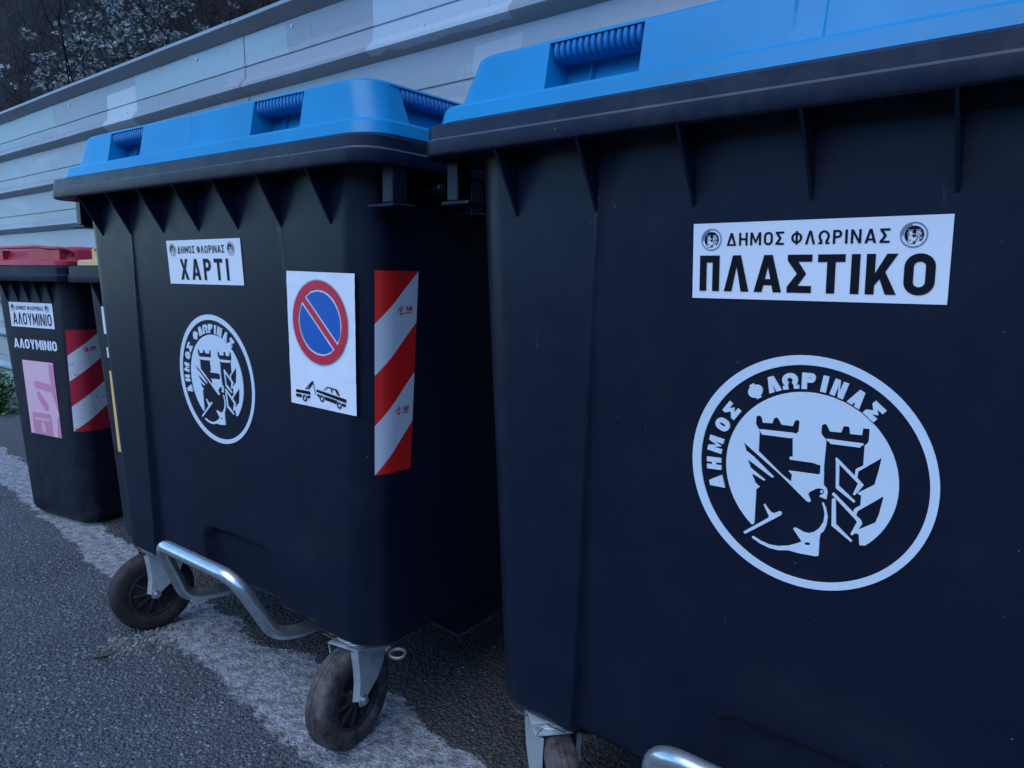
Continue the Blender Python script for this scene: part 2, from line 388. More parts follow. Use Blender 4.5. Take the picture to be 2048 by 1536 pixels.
# ------------------------------------------------------------------ municipal emblem (units of its radius / 1000)
E_IN = [(466,-510),(455,-420),(431,-416),(404,-443),(393,-431),(436,-321),(424,-303),(232,-127),(239,-114),(249,-113),(403,-247),(407,-220),(417,-207),(454,-176),(455,-94),(428,-83),(435,-72),(547,15),(571,137),(585,238),(425,102),(423,103),(417,45),(468,-6),(433,-66),(405,-102),(392,-95),(425,2),(277,135),(283,-46),(414,-152),(405,-165),(260,-70),(250,147),(244,181),(255,185),(398,58),(402,117),(456,156),(457,320),(477,341),(485,362),(485,457),(438,456),(433,400),(344,397),(337,448),(326,456),(293,452),(277,399),(191,395),(175,425),(162,448),(143,451),(125,435),(124,369),(137,346),(161,325),(167,306),(163,202),(159,102),(165,-65),(188,-86),(199,-117),(193,-179),(136,-168),(139,-154),(162,-141),(172,-122),(167,-102),(147,-95),(120,-99),(99,-111),(57,-143),(45,-164),(70,-220),(57,-233),(35,-227),(-188,-43),(-520,194),(-496,121),(-429,79),(-247,-69),(-261,-78),(-471,43),(-480,46),(-451,-27),(-424,-44),(-320,-111),(-332,-118),(-427,-76),(-438,-80),(-404,-156),(-367,-181),(-395,-208),(-401,-517),(-412,-534)]
E_H1 = [(-385,304),(-387,134),(-174,-41),(-100,-86),(-96,-31),(-96,-19),(-126,9),(109,18),(132,27),(132,100),(66,111),(-118,107),(-123,128),(-95,139),(-103,302),(-116,292),(-363,289),(-380,313),(-382,332),(-104,340),(-80,335),(-57,359),(-53,447),(-69,456),(-89,447),(-107,398),(-200,398),(-227,445),(-246,455),(-266,440),(-277,400),(-359,393),(-373,443),(-397,453),(-418,437),(-420,372),(-399,336),(-388,329)]
E_L2H = [(451,-382),(571,-295),(594,-220),(618,-73),(609,-74),(438,-227),(426,-269),(465,-298),(476,-328)]
E_L2 = [(235,-173),(247,-155),(265,-166),(278,-376),(409,-488),(402,-500),(244,-396)]
E_C2 = [(166,330),(448,333),(445,317),(429,310),(426,297),(201,293),(188,309),(171,315)]
E_BR = [(158,-215),(169,-211),(195,-259),(211,-330),(204,-402),(186,-458),(161,-487),(155,-536),(154,-684),(128,-694),(-5,-702),(-96,-698),(-179,-719),(-263,-718),(-341,-698),(-415,-663),(-418,-649),(-406,-646),(-342,-673),(-265,-689),(-189,-685),(-98,-657),(-22,-616),(12,-590),(-40,-526),(-64,-493),(-51,-482),(-33,-485),(22,-506),(62,-506),(105,-486),(146,-443),(178,-380),(185,-308),(173,-254)]
E_BRH = [(85,-594),(78,-606),(60,-615),(42,-615),(34,-607),(41,-595),(59,-586),(77,-586)]
E_T = [(-326,-332),(-317,-325),(-287,-363),(-258,-391),(-234,-395),(-189,-366),(-170,-369),(-165,-380),(-173,-399),(-475,-637),(-492,-639),(-495,-622),(-279,-444),(-275,-429)]
E_EYE = [(163,-119),(160,-129),(152,-134),(144,-132),(140,-124),(143,-114),(151,-109),(159,-111)]
E_DISC = circ(23, -1, 699, 60, 4.0198, -.8017, False)
E_CORE = [(E_DISC+E_IN, [E_H1, E_L2H]), (E_L2, []), (E_C2, []), (E_BR, [E_BRH]), (E_T, []), (E_EYE, [])]
E_LET = list(zip('ΔΗΜΟΣΦΛΩΡΙΝΑΣ', (-164.6, -177.1, 170.0, 155.4, 143.9, 123.3, 111.2, 100.5, 89.6, 80.6, 72.0, 60.8, 49.5)))
def emblem_letters(t=.32):
    out = []
    for ch, a in E_LET:
        H = 132; w = .30 if ch == 'Ι' else {'Μ': 1.05, 'Δ': .9, 'Φ': 1.0, 'Ω': 1.0}.get(ch, .82)
        al = radians(a)
        for o, hs in glyph(ch, w, .34 if ch == 'Ι' else t):
            def f(p):
                x = (p[0]-w/2)*H; y = (p[1]-.5)*H*1.02+789
                return (cos(al)*y+sin(al)*x, sin(al)*y-cos(al)*x)
            out.append(([f(p) for p in o], [[f(p) for p in h] for h in hs]))
    return out

# ------------------------------------------------------------------ four-wheeled container
ZR, ZT, ZB, TF, TC = 1.3376, 1.387, .275, .060, .042     # rim underside / top, body bottom, slopes of panel and of corner columns
ZU = 1.332
def hwid(z): return .617-.048*(ZR-z)
def cshift(z): return .003-.018*(ZR-z)
def crease(z): return .332+.045*(1.22-z)
def panel_v(u, z):
    vc, vp = TC*(ZR-z), TF*(ZR-z)
    c0 = cshift(z)*.6; cw = crease(z)
    k = smooth(abs(u-c0), cw-.004, cw+.004)
    v = vp*(1-k)+vc*k
    g = abs(abs(u-c0)-cw)                                   # fine moulded line at the crease
    v -= .0022*max(0, 1-g/.004)*smooth(z, .34, .36)
    # pedal niche in the lower panel
    dx, dz = abs(u-.03)-(.168-.06), (z-(.440-.06))
    sd = (sqrt(max(dx, 0)**2+max(dz, 0)**2)+min(max(dx, dz), 0))-.06
    v += .026*(1-smooth(sd, -.030, .0))
    # bottom edge rolls under
    if z < ZB+.02: v += .012*((ZB+.02-z)/.02)**2
    return v
def wall(u, z, off=0.0): return (u, TF*(ZR-z)-off, z)
def body_ring(z, us, back=.955, n=9, grow=0.0):
    hw, c = hwid(z)+grow, cshift(z); r = .075; vf = TC*(ZR-z); ring = []
    lim = hw-r
    for u in us: ring.append((c+max(-lim, min(lim, u)), panel_v(c+max(-lim, min(lim, u)), z)-grow, z))
    e = panel_v(c+lim, z)-grow
    for cx, cy, a, vv in ((c+lim, e+r, -pi/2, 0), (c+lim, back-.05*(ZR-z)-r, 0, 0), (c-lim, back-.05*(ZR-z)-r, pi/2, 0), (c-lim, e+r, pi, 0)):
        k0 = 1 if a == -pi/2 else 0; k1 = n if a == pi else n+1
        for k in range(k0, k1): ring.append((cx+r*cos(a+pi/2*k/n), cy+r*sin(a+pi/2*k/n), z))
    return ring
def rr_ring(hw, v0, v1, r, z, us=(), n=8, fdisp=None, vs=(), sdisp=None):
    ring = []; L = hw-r
    fx = [-L]+[u for u in us if -L < u < L]+[L]
    for u in fx: ring.append((u, v0+(fdisp(u, z) if fdisp else 0), z))
    for k in range(1, n): a = -pi/2+pi/2*k/n; ring.append((L+r*cos(a), v0+r+r*sin(a), z))
    sv = [v0+r]+[v for v in vs if v0+r < v < v1-r]+[v1-r]
    for v in sv: ring.append((hw-(sdisp(v, z) if sdisp else 0), v, z))
    for k in range(1, n): a = pi/2*k/n; ring.append((L+r*cos(a), v1-r+r*sin(a), z))
    ring += [(L, v1, z), (-L, v1, z)]
    for k in range(1, n): a = pi/2+pi/2*k/n; ring.append((-L+r*cos(a), v1-r+r*sin(a), z))
    for v in reversed(sv): ring.append((-hw+(sdisp(v, z) if sdisp else 0), v, z))
    for k in range(1, n): a = pi+pi/2*k/n; ring.append((-L+r*cos(a), v0+r+r*sin(a), z))
    return ring

def make_caster(parent, u, v, rz, tyre_m):
    """swivel caster: fork is the part, tyre / hub / bolt its pieces; axle along local x, pivot at the origin"""
    tr = -.036; WR = .123; zc = WR; k0 = WR/.1
    m = MB()
    m.box(-.052, .052, -.045, .045, .268, .274)                       # top plate
    m.lathe([(.268, 0), (.268, .042), (.2645, .049), (.2605, .049), (.258, .044), (.255, .046), (.250, .040), (.250, 0)], 'z', 28)
    prof = [(-.054, .253), (.054, .253), (.052, .222), (.041, .188), (.018, .155), (tr+.017, .128), (tr+.011, .112), (tr, .108), (tr-.012, .112), (tr-.015, .126), (tr-.009, .172), (tr-.012, .212)]
    xo = .0455
    for s in (-1, 1):
        o = [(s*xo, y, z) for y, z in prof]; i = [(s*(xo-.003), y, z) for y, z in prof]; k = len(prof)
        m.add(o+i, [tuple(range(k)), tuple(range(2*k-1, k-1, -1))]+[(a, (a+1) % k, k+(a+1) % k, k+a) for a in range(k)])
        fl = [prof[9], prof[10], prof[11], prof[0]]                    # folded front flange
        for (y0, z0), (y1, z1) in zip(fl, fl[1:]):
            m.add([(s*xo, y0, z0), (s*(xo-.0125), y0-.009, z0), (s*(xo-.0125), y1-.009, z1), (s*xo, y1, z1)], [(0, 1, 2, 3)])
    m.box(-xo, xo, -.054, .052, .250, .253)
    fork = m.build('caster', zinc_m, parent, bevel=.0012)
    fork.location = (u, v, 0); fork.rotation_euler = (0, 0, rz); fork.scale = (1, 1, 1)
    t = MB(); wv = .0305
    t.lathe([(-wv+.004, .062), (-wv, .070), (-wv, .088), (-wv+.004, .096), (-wv+.010, .0995), (-.008, .1), (-.0065, .0985), (-.004, .1), (.004, .1), (.0065, .0985), (.008, .1), (wv-.010, .0995), (wv-.004, .096), (wv, .088), (wv, .070), (wv-.004, .062), (-wv+.004, .062)], 'x', 48)
    t.v = [(x, y*k0, z*k0) for x, y, z in t.v]
    ty = t.build('tyre', tyre_m, fork, sharp=50); ty.location = (0, tr, zc)
    h = MB()
    h.lathe([(-wv+.003, .0625), (-wv+.002, .056), (-wv+.012, .053), (-wv+.014, .022), (-wv, .018), (-wv, .008), (wv, .008), (wv, .018), (wv-.014, .022), (wv-.012, .053), (wv-.002, .056), (wv-.003, .0625), (-wv+.003, .0625)], 'x', 40)
    for k in range(10):
        a = 2*pi*k/10
        for s in (-1, 1):
            p = [(s*(wv-.014), .018, -.0028), (s*(wv-.014), .054, -.0028), (s*(wv-.003), .054, -.0028), (s*(wv-.001), .018, -.0028)]
            q = [(x, y, -z) for x, y, z in p]
            R = Matrix.Rotation(a, 3, 'X')
            h.add([R @ Vector(x) for x in p+q], [(0, 1, 2, 3), (7, 6, 5, 4), (0, 3, 7, 4), (3, 2, 6, 7), (2, 1, 5, 6)])
    h.v = [(x, y*k0, z*k0) for x, y, z in h.v]
    hb = h.build('hub', hub_m, fork); hb.location = (0, tr, zc)
    b = MB()
    for s in (-1, 1):
        b.lathe([(s*.0455, .014), (s*.048, .014), (s*.048, .0095), (s*.054, .0095), (s*.0555, .0075), (s*.0555, 0)], 'x', 6 if s < 0 else 20)
    b.lathe([(-.042, .006), (.042, .006)], 'x', 12)
    bo = b.build('axle_bolt', bolt_m, fork); bo.location = (0, tr, zc)
    return fork

def make_container():
    root = empty('wheeled_container', (0, 0, 0))
    # body
    us = sorted(set([round(-.56+1.12*i/112, 4) for i in range(113)]+[s*(c+d) for s in (-1, 1) for c in (.33, .34, .35, .36, .37) for d in (0, .002, .004, .006)]))
    zs = [ZB+.002*i for i in range(0, 11, 2)]+[ZB+.022+i*(.45-ZB-.022)/24 for i in range(25)]+[.45+i*(ZR-.45)/24 for i in range(1, 25)]
    m = MB(); rings = [body_ring(z, us) for z in zs]
    n = len(rings[0]); c = [(p[0]*.93, .03+p[1]*.94, ZB-.004) for p in rings[0]]; belly = [(p[0]*.72, .12+p[1]*.75, ZB-.055) for p in rings[0]]
    m.loft([belly, c]+rings, True, True, False)
    # gussets under the rim, front and sides
    for k in range(-3, 5):
        u = .1671*k-.004*0
        if k == 4: u = .59
        if k == -3: u = -.497
        zt = 1.2273
        a = [(-.060, ZU+.003), (panel_v(u, ZR)+.004, ZU+.004), (panel_v(u, zt)+.004, zt-.006), (panel_v(u, zt)-.001, zt)]
        if k == 4: continue
        vs = [(u+s*.0022, y, z) for s in (-1, 1) for y, z in a]
        m.add(vs, [(0, 1, 2, 3), (7, 6, 5, 4), (0, 3, 7, 4), (3, 2, 6, 7)])
    for s in (-1, 1):
        for v in (.36, .52, .68, .84):
            h0, h1 = hwid(ZR), hwid(1.2273); x = lambda h: s*h
            vs = [(x(.675), v+d, ZR+.004) for d in (-.002, .002)]+[(x(h0-.004), v+d, ZR+.004) for d in (-.002, .002)]+[(x(h1)+cshift(1.23), v+d, 1.2273) for d in (-.002, .002)]
            m.add(vs, [(0, 2, 4), (1, 5, 3), (0, 4, 5, 1)])
    m.add([(s_*.552+cshift(ZB), v, z) for s_ in (-1, 1) for v, z in ((.25, ZB+.01), (.36, .195), (.70, .195), (.80, ZB+.01))], [(0, 1, 2, 3), (7, 6, 5, 4), (0, 4, 5, 1), (1, 5, 6, 2), (2, 6, 7, 3)])
    body = m.build('body', body_m, root, sharp=28)
    # rim
    m = MB(); hr, v0, v1 = .685, -.064, 1.0
    usr = [-.5+.1*i for i in range(11)]
    def rg(d, z, r=.058): return rr_ring(hr-d, v0+d, v1-d, max(.01, r-d), z, usr)
    m.loft([rg(.088, ZU+.0075), rg(.006, ZU-.0005), rg(.0015, ZU+.002), rg(0, ZU+.006), rg(0, 1.3578), rg(.0042, 1.3620), rg(.0042, 1.3825), rg(.009, ZT-.001), rg(.012, ZT), rg(.088, ZT)])
    m.loft([rg(.0879, ZU+.0076), rg(.088, ZT-.0001)])
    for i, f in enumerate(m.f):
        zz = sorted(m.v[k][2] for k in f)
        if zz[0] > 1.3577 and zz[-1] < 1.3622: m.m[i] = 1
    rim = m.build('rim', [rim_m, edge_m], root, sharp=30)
    # lifting brackets at both ends
    for s in (-1, 1):
        m = MB(); f = lambda a, b: (min(s*a, s*b), max(s*a, s*b))
        x0, x1 = f(.646, .676); m.box(x0, x1, .012, .050, 1.262, ZU+.004)
        x0, x1 = f(.612, .684); m.box(x0, x1, .004, .066, 1.254, 1.2618)
        x0, x1 = f(.646, .676); m.box(x0, x1, .25, .288, 1.262, ZU+.004)
        x0, x1 = f(.612, .684); m.box(x0, x1, .24, .300, 1.254, 1.2618)
        x0, x1 = f(.598, .606); m.box(x0, x1, .05, .25, 1.262, ZU+.004)
        m.tube([(s*.606, .15, 1.300), (s*.68, .15, 1.300)], .012, 16)
        m.build('lifting_bracket', body_m, root, bevel=.003)
    # lid
    m = MB(); RC = .33; RH = .084
    us = sorted([-.5, -.2, -.1, 0, .1, .2, .5]+[s*RC+t*(RH+e) for s in (-1, 1) for t in (-1, 1) for e in (-.003, .003)]+[s*RC for s in (-1, 1)]+[s*RC-.03*1+d for s in (-1, 1) for d in (-.004, -.001, .001, .004)]+[e+d for e in (-.02, .02) for d in (-.002, .002)])
    vs = sorted([.095+d for d in (-.003, .003)]+[.27+d for d in (-.003, .003)]+[.4, .5, .6]+[.73+d for d in (-.003, .003)]+[.87+d for d in (-.003, .003)])
    def fd(u, z):
        k = 0
        for s in (-1, 1): k = max(k, smooth(RH+.003-abs(u-s*RC), 0, .006))
        kz = smooth(z, 1.4195, 1.4225)*(1-smooth(z, 1.497, 1.4985))
        d = .052*k*kz
        for s in (-1, 1): d -= .012*max(0, 1-abs(u-(s*RC-.03))/.0035)*k*kz    # thin web across the recess
        if abs(u) < .021: d += .003*smooth(.021-abs(u), 0, .003)*smooth(z, 1.422, 1.43)
        return d
    def sd_(v, z):
        k = max(smooth(.09-abs(v-.1825)+.0015, 0, .006), smooth(.07-abs(v-.80)+.0015, 0, .006))
        return .045*k*smooth(z, 1.4195, 1.4225)*(1-smooth(z, 1.497, 1.4985))
    def lr(hw, v0, r, z): return rr_ring(hw, v0, .955+(-v0)*.2, r, z, us, 8, fd, vs, sd_)
    bx = lambda t: (.636-.034*t, -.014+.017*t)               # block leans back from ledge to top
    R = [lr(.645, -.026, .06, 1.3895), lr(.660, -.042, .068, 1.3885), lr(.6615, -.0435, .069, 1.3905), lr(.6565, -.0385, .066, 1.4135), lr(.6515, -.0335, .063, 1.4190), lr(.639, -.018, .062, 1.4196)]
    for z in (1.4198, 1.4224, 1.45, 1.475, 1.4965, 1.4987, 1.5000):
        hw, v0 = bx((z-1.4195)/.085); R.append(lr(hw, v0, .060, z))
    hw, v0 = bx(1); R += [lr(hw-.0025, v0+.003, .058, 1.5035), lr(hw-.0075, v0+.008, .054, 1.5062)]
    R += [[(p[0]*.75, .46+(p[1]-.46)*.75, 1.512) for p in R[-1]], [(p[0]*.3, .46+(p[1]-.46)*.3, 1.516) for p in R[-1]]]
    m.loft(R, True, True, True)
    lid = m.build('lid', blue_m, root, sharp=20)
    # ribbed grips inside the recesses
    def grip(length, place):
        g = MB(); nf = 14; pts = []
        for i in range(nf*8+1):
            x = -length/2+length*i/(nf*8); ph = (i % 8)/8
            pts.append((x, .011*(1-min(1, 1.9*abs(sin(pi*ph))))))
        rows = []
        for z, d, k in ((1.4995, .010, .1), (1.4985, .0005, 1), (1.488, .0, 1), (1.477, .003, 1), (1.4715, .009, .8), (1.470, .016, .2), (1.470, .046, 0)):
            rows.append([place(x, d+y*k, z) for x, y in pts])
        g.loft(rows, False); return g
    for s in (-1, 1):
        g = grip(2*RH-.004, lambda x, y, z: (s*RC+x, -.014+.017*(z-1.4195)/.085+.002+y, z)); g.build('grip', blueg_m, lid, sharp=50)
    for s in (-1, 1):
        for cv, gl in ((.1825, .172), (.80, .136)):
            g = grip(gl, lambda x, y, z: (s*(.636-.034*(z-1.4195)/.085-.002-y), cv+x, z)); g.build('grip', blueg_m, lid, sharp=50)
    m = MB(); m.tube([(-.60, .985, 1.43), (.60, .985, 1.43)], .016, 12)
    for u in (-.5, -.2, .2, .5): m.box(u-.025, u+.025, .93, .99, 1.405, 1.445)
    m.build('hinge', rim_m, root)
    # foot bar
    m = MB(); top = fillet([(-.19, .30, .175), (-.20, .10, .195), (-.20, .030, .215), (-.165, -.056, .402), (.190, -.056, .394), (.215, .030, .228), (.215, .10, .205), (.205, .30, .19)], .060, 9)
    m.tube(top, .0175, 18); m.build('foot_bar', tube_m, root)
    # metal stiffening strip at the bottom corners and tow ring
    for s in (-1, 1):
        m = MB(); pts = []
        for k in range(9):
            a = -pi/2+pi/2*k/8; h = hwid(ZB); cx = s*(h-.075)+cshift(ZB)
            pts.append((cx+s*.071*cos(a), .122+.071*sin(a), ZB-.008))
        pts = [(pts[0][0]-s*.10, pts[0][1]+.004, ZB-.008)]+pts+[(pts[-1][0], .25, ZB-.004), (pts[-1][0], .36, .190), (pts[-1][0], .50, .190)]
        m.loft([pts, [(x, y, z+.004) for x, y, z in pts]], False); m.build('corner_strip', darksteel_m, root)
    m = MB(); rc = Vector((.555, .110, ZB-.016))
    m.tube([rc+Vector((.019*cos(2*pi*k/18)+.02, .016*sin(2*pi*k/18), .003*sin(2*pi*k/18))) for k in range(19)], .0040, 8, caps=False)
    m.tube([rc+Vector((-.05, .01, .01)), rc+Vector((-.006, 0, 0))], .009, 8); m.build('tow_ring', darksteel_m, root)
    return root

def add_emblem(root, uc, zc, R, white):
    place = lambda x, y, d: wall(uc+x*R/1000, zc+y*R/1000, d-.0006)
    m = MB(); polys_mesh(m, [(circ(0, 0, 1000, 96), [circ(10, -5, 926, 96)])], place, .0026); polys_mesh(m, E_CORE, place, .0026)
    e = m.build('emblem', white, root, sharp=30, bevel=.0011)
    m = MB(); polys_mesh(m, emblem_letters(), place, .0036); m.build('emblem_lettering', white, e, sharp=30, bevel=.0015)
def add_label(root, place, u0, u1, z0, z1, word, wx0, wx1, wt, gap):
    """white strip label with two small emblems, the municipality line and the big word (box given in label units)"""
    w, h = u1-u0, z1-z0; pl = lambda l: (lambda x, y, d: place(u0+x*w, z0+y*h, l+d))
    m = MB(); polys_mesh(m, [([(0, 0), (1, 0), (1, 1), (0, 1)], [])], pl(.0014), 0); st = m.build('label_sticker', paper_m, root)
    m = MB(); polys_mesh(m, text_polys(word, wx0, wx1, .10, .575, wt, gap), pl(.0022)); polys_mesh(m, text_polys('ΔΗΜΟΣ ΦΛΩΡΙΝΑΣ', .155, .795, .70, .865, .165, .20, .30), pl(.0022))
    m.build('lettering', ink_m, st)
    for cx in (.085, .875):
        r = .145*h; f = lambda x, y, d: place(u0+cx*w+x*r/1000, z0+.785*h+y*r/1000, .0022+d)
        m = MB(); polys_mesh(m, [(circ(0, 0, 1000, 40), [circ(0, 0, 900, 40)])], f, 0, 0); polys_mesh(m, E_CORE, f, 0, 1)
        polys_mesh(m, [([(1.0*x, y) for x, y in circ(0, 0, 880, 20, radians(185), radians(100), False)]+circ(0, 0, 740, 20, radians(100), radians(185), False), [])], f, 0, 0)
        m.build('small_emblem', [grey_m, ink_m], st)

def stripe_sticker(root, surf, z0, z1, nb, mats, ns=14):
    """hazard sticker wrapped over a corner: surf(s, z) gives the wall, s 0..1; diagonal bands"""
    m = MB(); hb = (z1-z0)/nb
    for i in range(ns):
        s0, s1 = i/ns, (i+1)/ns
        for k in range(0, nb+2):
            def tt(s, kk): return max(0, min(nb, kk-s*1.0))
            a0, a1, b0, b1 = tt(s0, k), tt(s1, k), tt(s0, k+1), tt(s1, k+1)
            if b0-a0 < 1e-6 and b1-a1 < 1e-6: continue
            m.add([surf(s0, z1-a0*hb), surf(s1, z1-a1*hb), surf(s1, z1-b1*hb), surf(s0, z1-b0*hb)], [(0, 1, 2, 3)], k % 2, True)
    st = m.build('hazard_sticker', mats, root, recalc=False, sharp=60)
    return st, hb
def stripe_logo(st, surf2, s0, zc, w):
    m = MB(); h = w*.30
    f = lambda x, y, d: surf2(s0+x*w, zc+y*w)
    polys_mesh(m, [([(-.56, -.16), (-.50, -.16), (-.42, .12), (-.48, .12)], []), ([(-.38, .20), (-.30, .20), (-.16, -.02), (-.26, .0)], []), ([(-.40, .0), (-.32, .08), (-.28, -.10), (-.38, -.12)], []), ([(-.42, -.20), (-.14, -.14), (-.16, -.22), (-.38, -.28)], [])], f)
    polys_mesh(m, text_polys('HELLEM', 0, .52, -.08, .15, .3, .1), f)
    polys_mesh(m, [([(0, -.20), (.48, -.20), (.48, -.16), (0, -.16)], [])], f)
    m.build('maker_logo', signred_m, st)

CX_YAW, CP_YAW = -.6416, -.6877
cx = make_container(); cx.location = (-.7827, 1.8535, 0); cx.rotation_euler = (0, 0, CX_YAW)
tag(cx, 'dark container with blue lid marked ΧΑΡΤΙ, carrying a no-parking notice', 'recycling container', 'four-wheeled recycling containers')
cp = copy_tree(cx); cp.location = (.387, .9908, 0); cp.rotation_euler = (0, 0, CP_YAW)
tag(cp, 'nearest dark container with blue lid, marked ΠΛΑΣΤΙΚΟ, at the right edge', 'recycling container', 'four-wheeled recycling containers')
for root, cs in ((cx, ((.435, .113, .13), (-.508, .128, -.22), (.44, .83, 1.1), (-.50, .83, .4))), (cp, ((-.468, .10, .88), (.44, .11, .3), (.44, .83, 2.0), (-.50, .83, -.5)))):
    for u, v, a in cs: make_caster(root, u, v, a, rub2_m if u == -.508 else rub_m)
for o, dx in ((cx, .013), (cp, -.013)):
    for ch in children(o):
        if ch.name.split('.')[0] == 'lid': ch.location.x = dx
add_label(cx, wall, -.157, .173, 1.096, 1.206, 'ΧΑΡΤΙ', .17, .83, .195, .26)
add_label(cp, wall, -.166, .166, 1.095, 1.202, 'ΠΛΑΣΤΙΚΟ', .034, .955, .205, .14)
add_emblem(cx, .0095, .8535, .1672, emb_m); add_emblem(cp, .0077, .8532, .1681, emb_m)

# no-parking notice with tow-away pictogram
def wallc(u, z, off=0.0): return (u, TC*(ZR-z)-off, z)
def crumple(u, z): return .0009*noise.noise(Vector((u*22, z*60, 3.1)))+.0006*noise.noise(Vector((u*60, z*25, 9)))
m = MB(); nx, nz = 26, 36; g = []
for j in range(nz+1):
    for i in range(nx+1):
        s, t = i/nx, j/nz; u = (.345+(.569-.345)*s)*t+(.333+(.553-.333)*s)*(1-t); z = (1.131-.005*s)*t+(.833-.006*s)*(1-t)
        g.append(wallc(u, z, .0028+crumple(u, z)))
m.add(g, [(j*(nx+1)+i, j*(nx+1)+i+1, (j+1)*(nx+1)+i+1, (j+1)*(nx+1)+i) for j in range(nz) for i in range(nx)], 0, True)
notice = m.build('parking_notice', paper_m, cx)
pn = lambda l: (lambda x, y, d: wallc(x, y, l+.0004+d))
cu, cz, r1, r2 = .4505, 1.0205, .0905, .0675
m = MB(); polys_mesh(m, [(circ(cu, cz, r1*1.022, 64), [circ(cu, cz, r1*1.010, 64)])], pn(.0042), 0, 1)
ang = radians(135); hb = .0072; hw_ = .0115
def half(sgn, r, off):
    th = math.acos(off/r); base = ang-pi/2 if sgn > 0 else ang+pi/2
    return circ(cu, cz, r, 40, base-th, base+th, False)
polys_mesh(m, [(circ(cu, cz, r1, 72), [half(1, r2+.004, hb), half(-1, r2+.004, hb)])], pn(.0042), 0, 0)
polys_mesh(m, [(half(1, r2-.0005, hw_), []), (half(-1, r2-.0005, hw_), [])], pn(.0042), 0, 2)
m.build('no_parking_symbol', [signred_m, grey_m, signblue_m], notice)
TR = {'bed': [(3549, 8665), (4046, 8656), (4037, 8585), (3534, 8596)], 'bed2': [(3536, 8564), (3744, 8558), (3712, 8491), (3534, 8500)], 'bed3': [(3925, 8549), (4040, 8562), (4029, 8513), (3930, 8487)], 'arm': [(3858, 8692), (4146, 8906), (4169, 8901), (4171, 8870), (4002, 8694), (3960, 8694), (4057, 8805), (3900, 8692)], 'cable': [(4160, 8877), (4178, 8878), (4234, 8597), (4216, 8596)], 'carbody': [(4278, 8726), (5250, 8603), (5232, 8526), (4255, 8673)], 'carlow': [(4279, 8625), (4394, 8614), (4347, 8559), (4297, 8577)], 'carmid': [(4520, 8597), (4957, 8541), (4904, 8467), (4535, 8521)], 'carback': [(5087, 8506), (5229, 8496), (5196, 8435), (5113, 8437)], 'roof': [(4511, 8730), (4659, 8825), (4960, 8790), (5047, 8660), (4959, 8670), (4907, 8766), (4796, 8778), (4788, 8701), (4760, 8706), (4763, 8786), (4663, 8802), (4546, 8734)]}
m = MB()
for k, p in TR.items(): polys_mesh(m, [([(x/1e4, y/1e4) for x, y in p], [])], pn(.0042))
for x, y in ((.3839, .8485), (.4438, .8534), (.5009, .8448)): polys_mesh(m, [(circ(x, y, .0075, 24), [circ(x, y, .0042, 24)])], pn(.0042))
m.build('tow_truck_symbol', ink_m, notice)

# hazard sticker over the front right corner of the paper container
def corner_surf(off):
    def f(s, z):
        hw, c = hwid(z), cshift(z); r = .075; lim = hw-r; e = panel_v(c+lim, z)
        L1 = r*radians(36); L2 = .152-(e+r); d = s*(L1+L2)
        if d < L1:
            a = radians(-36)+d/r; return (c+lim+(r+off)*cos(a), e+r+(r+off)*sin(a), z)
        return (c+hw+off, e+r+(d-L1), z)
    return f
st, hb_ = stripe_sticker(cx, corner_surf(.0016), .692, 1.133, 4, [rred_m, rwhite_m])
for zc in (1.052, .833):
    sf = corner_surf(.0024)
    stripe_logo(st, lambda x, z, sf=sf: sf(x/.118, z), .080, zc, .042)

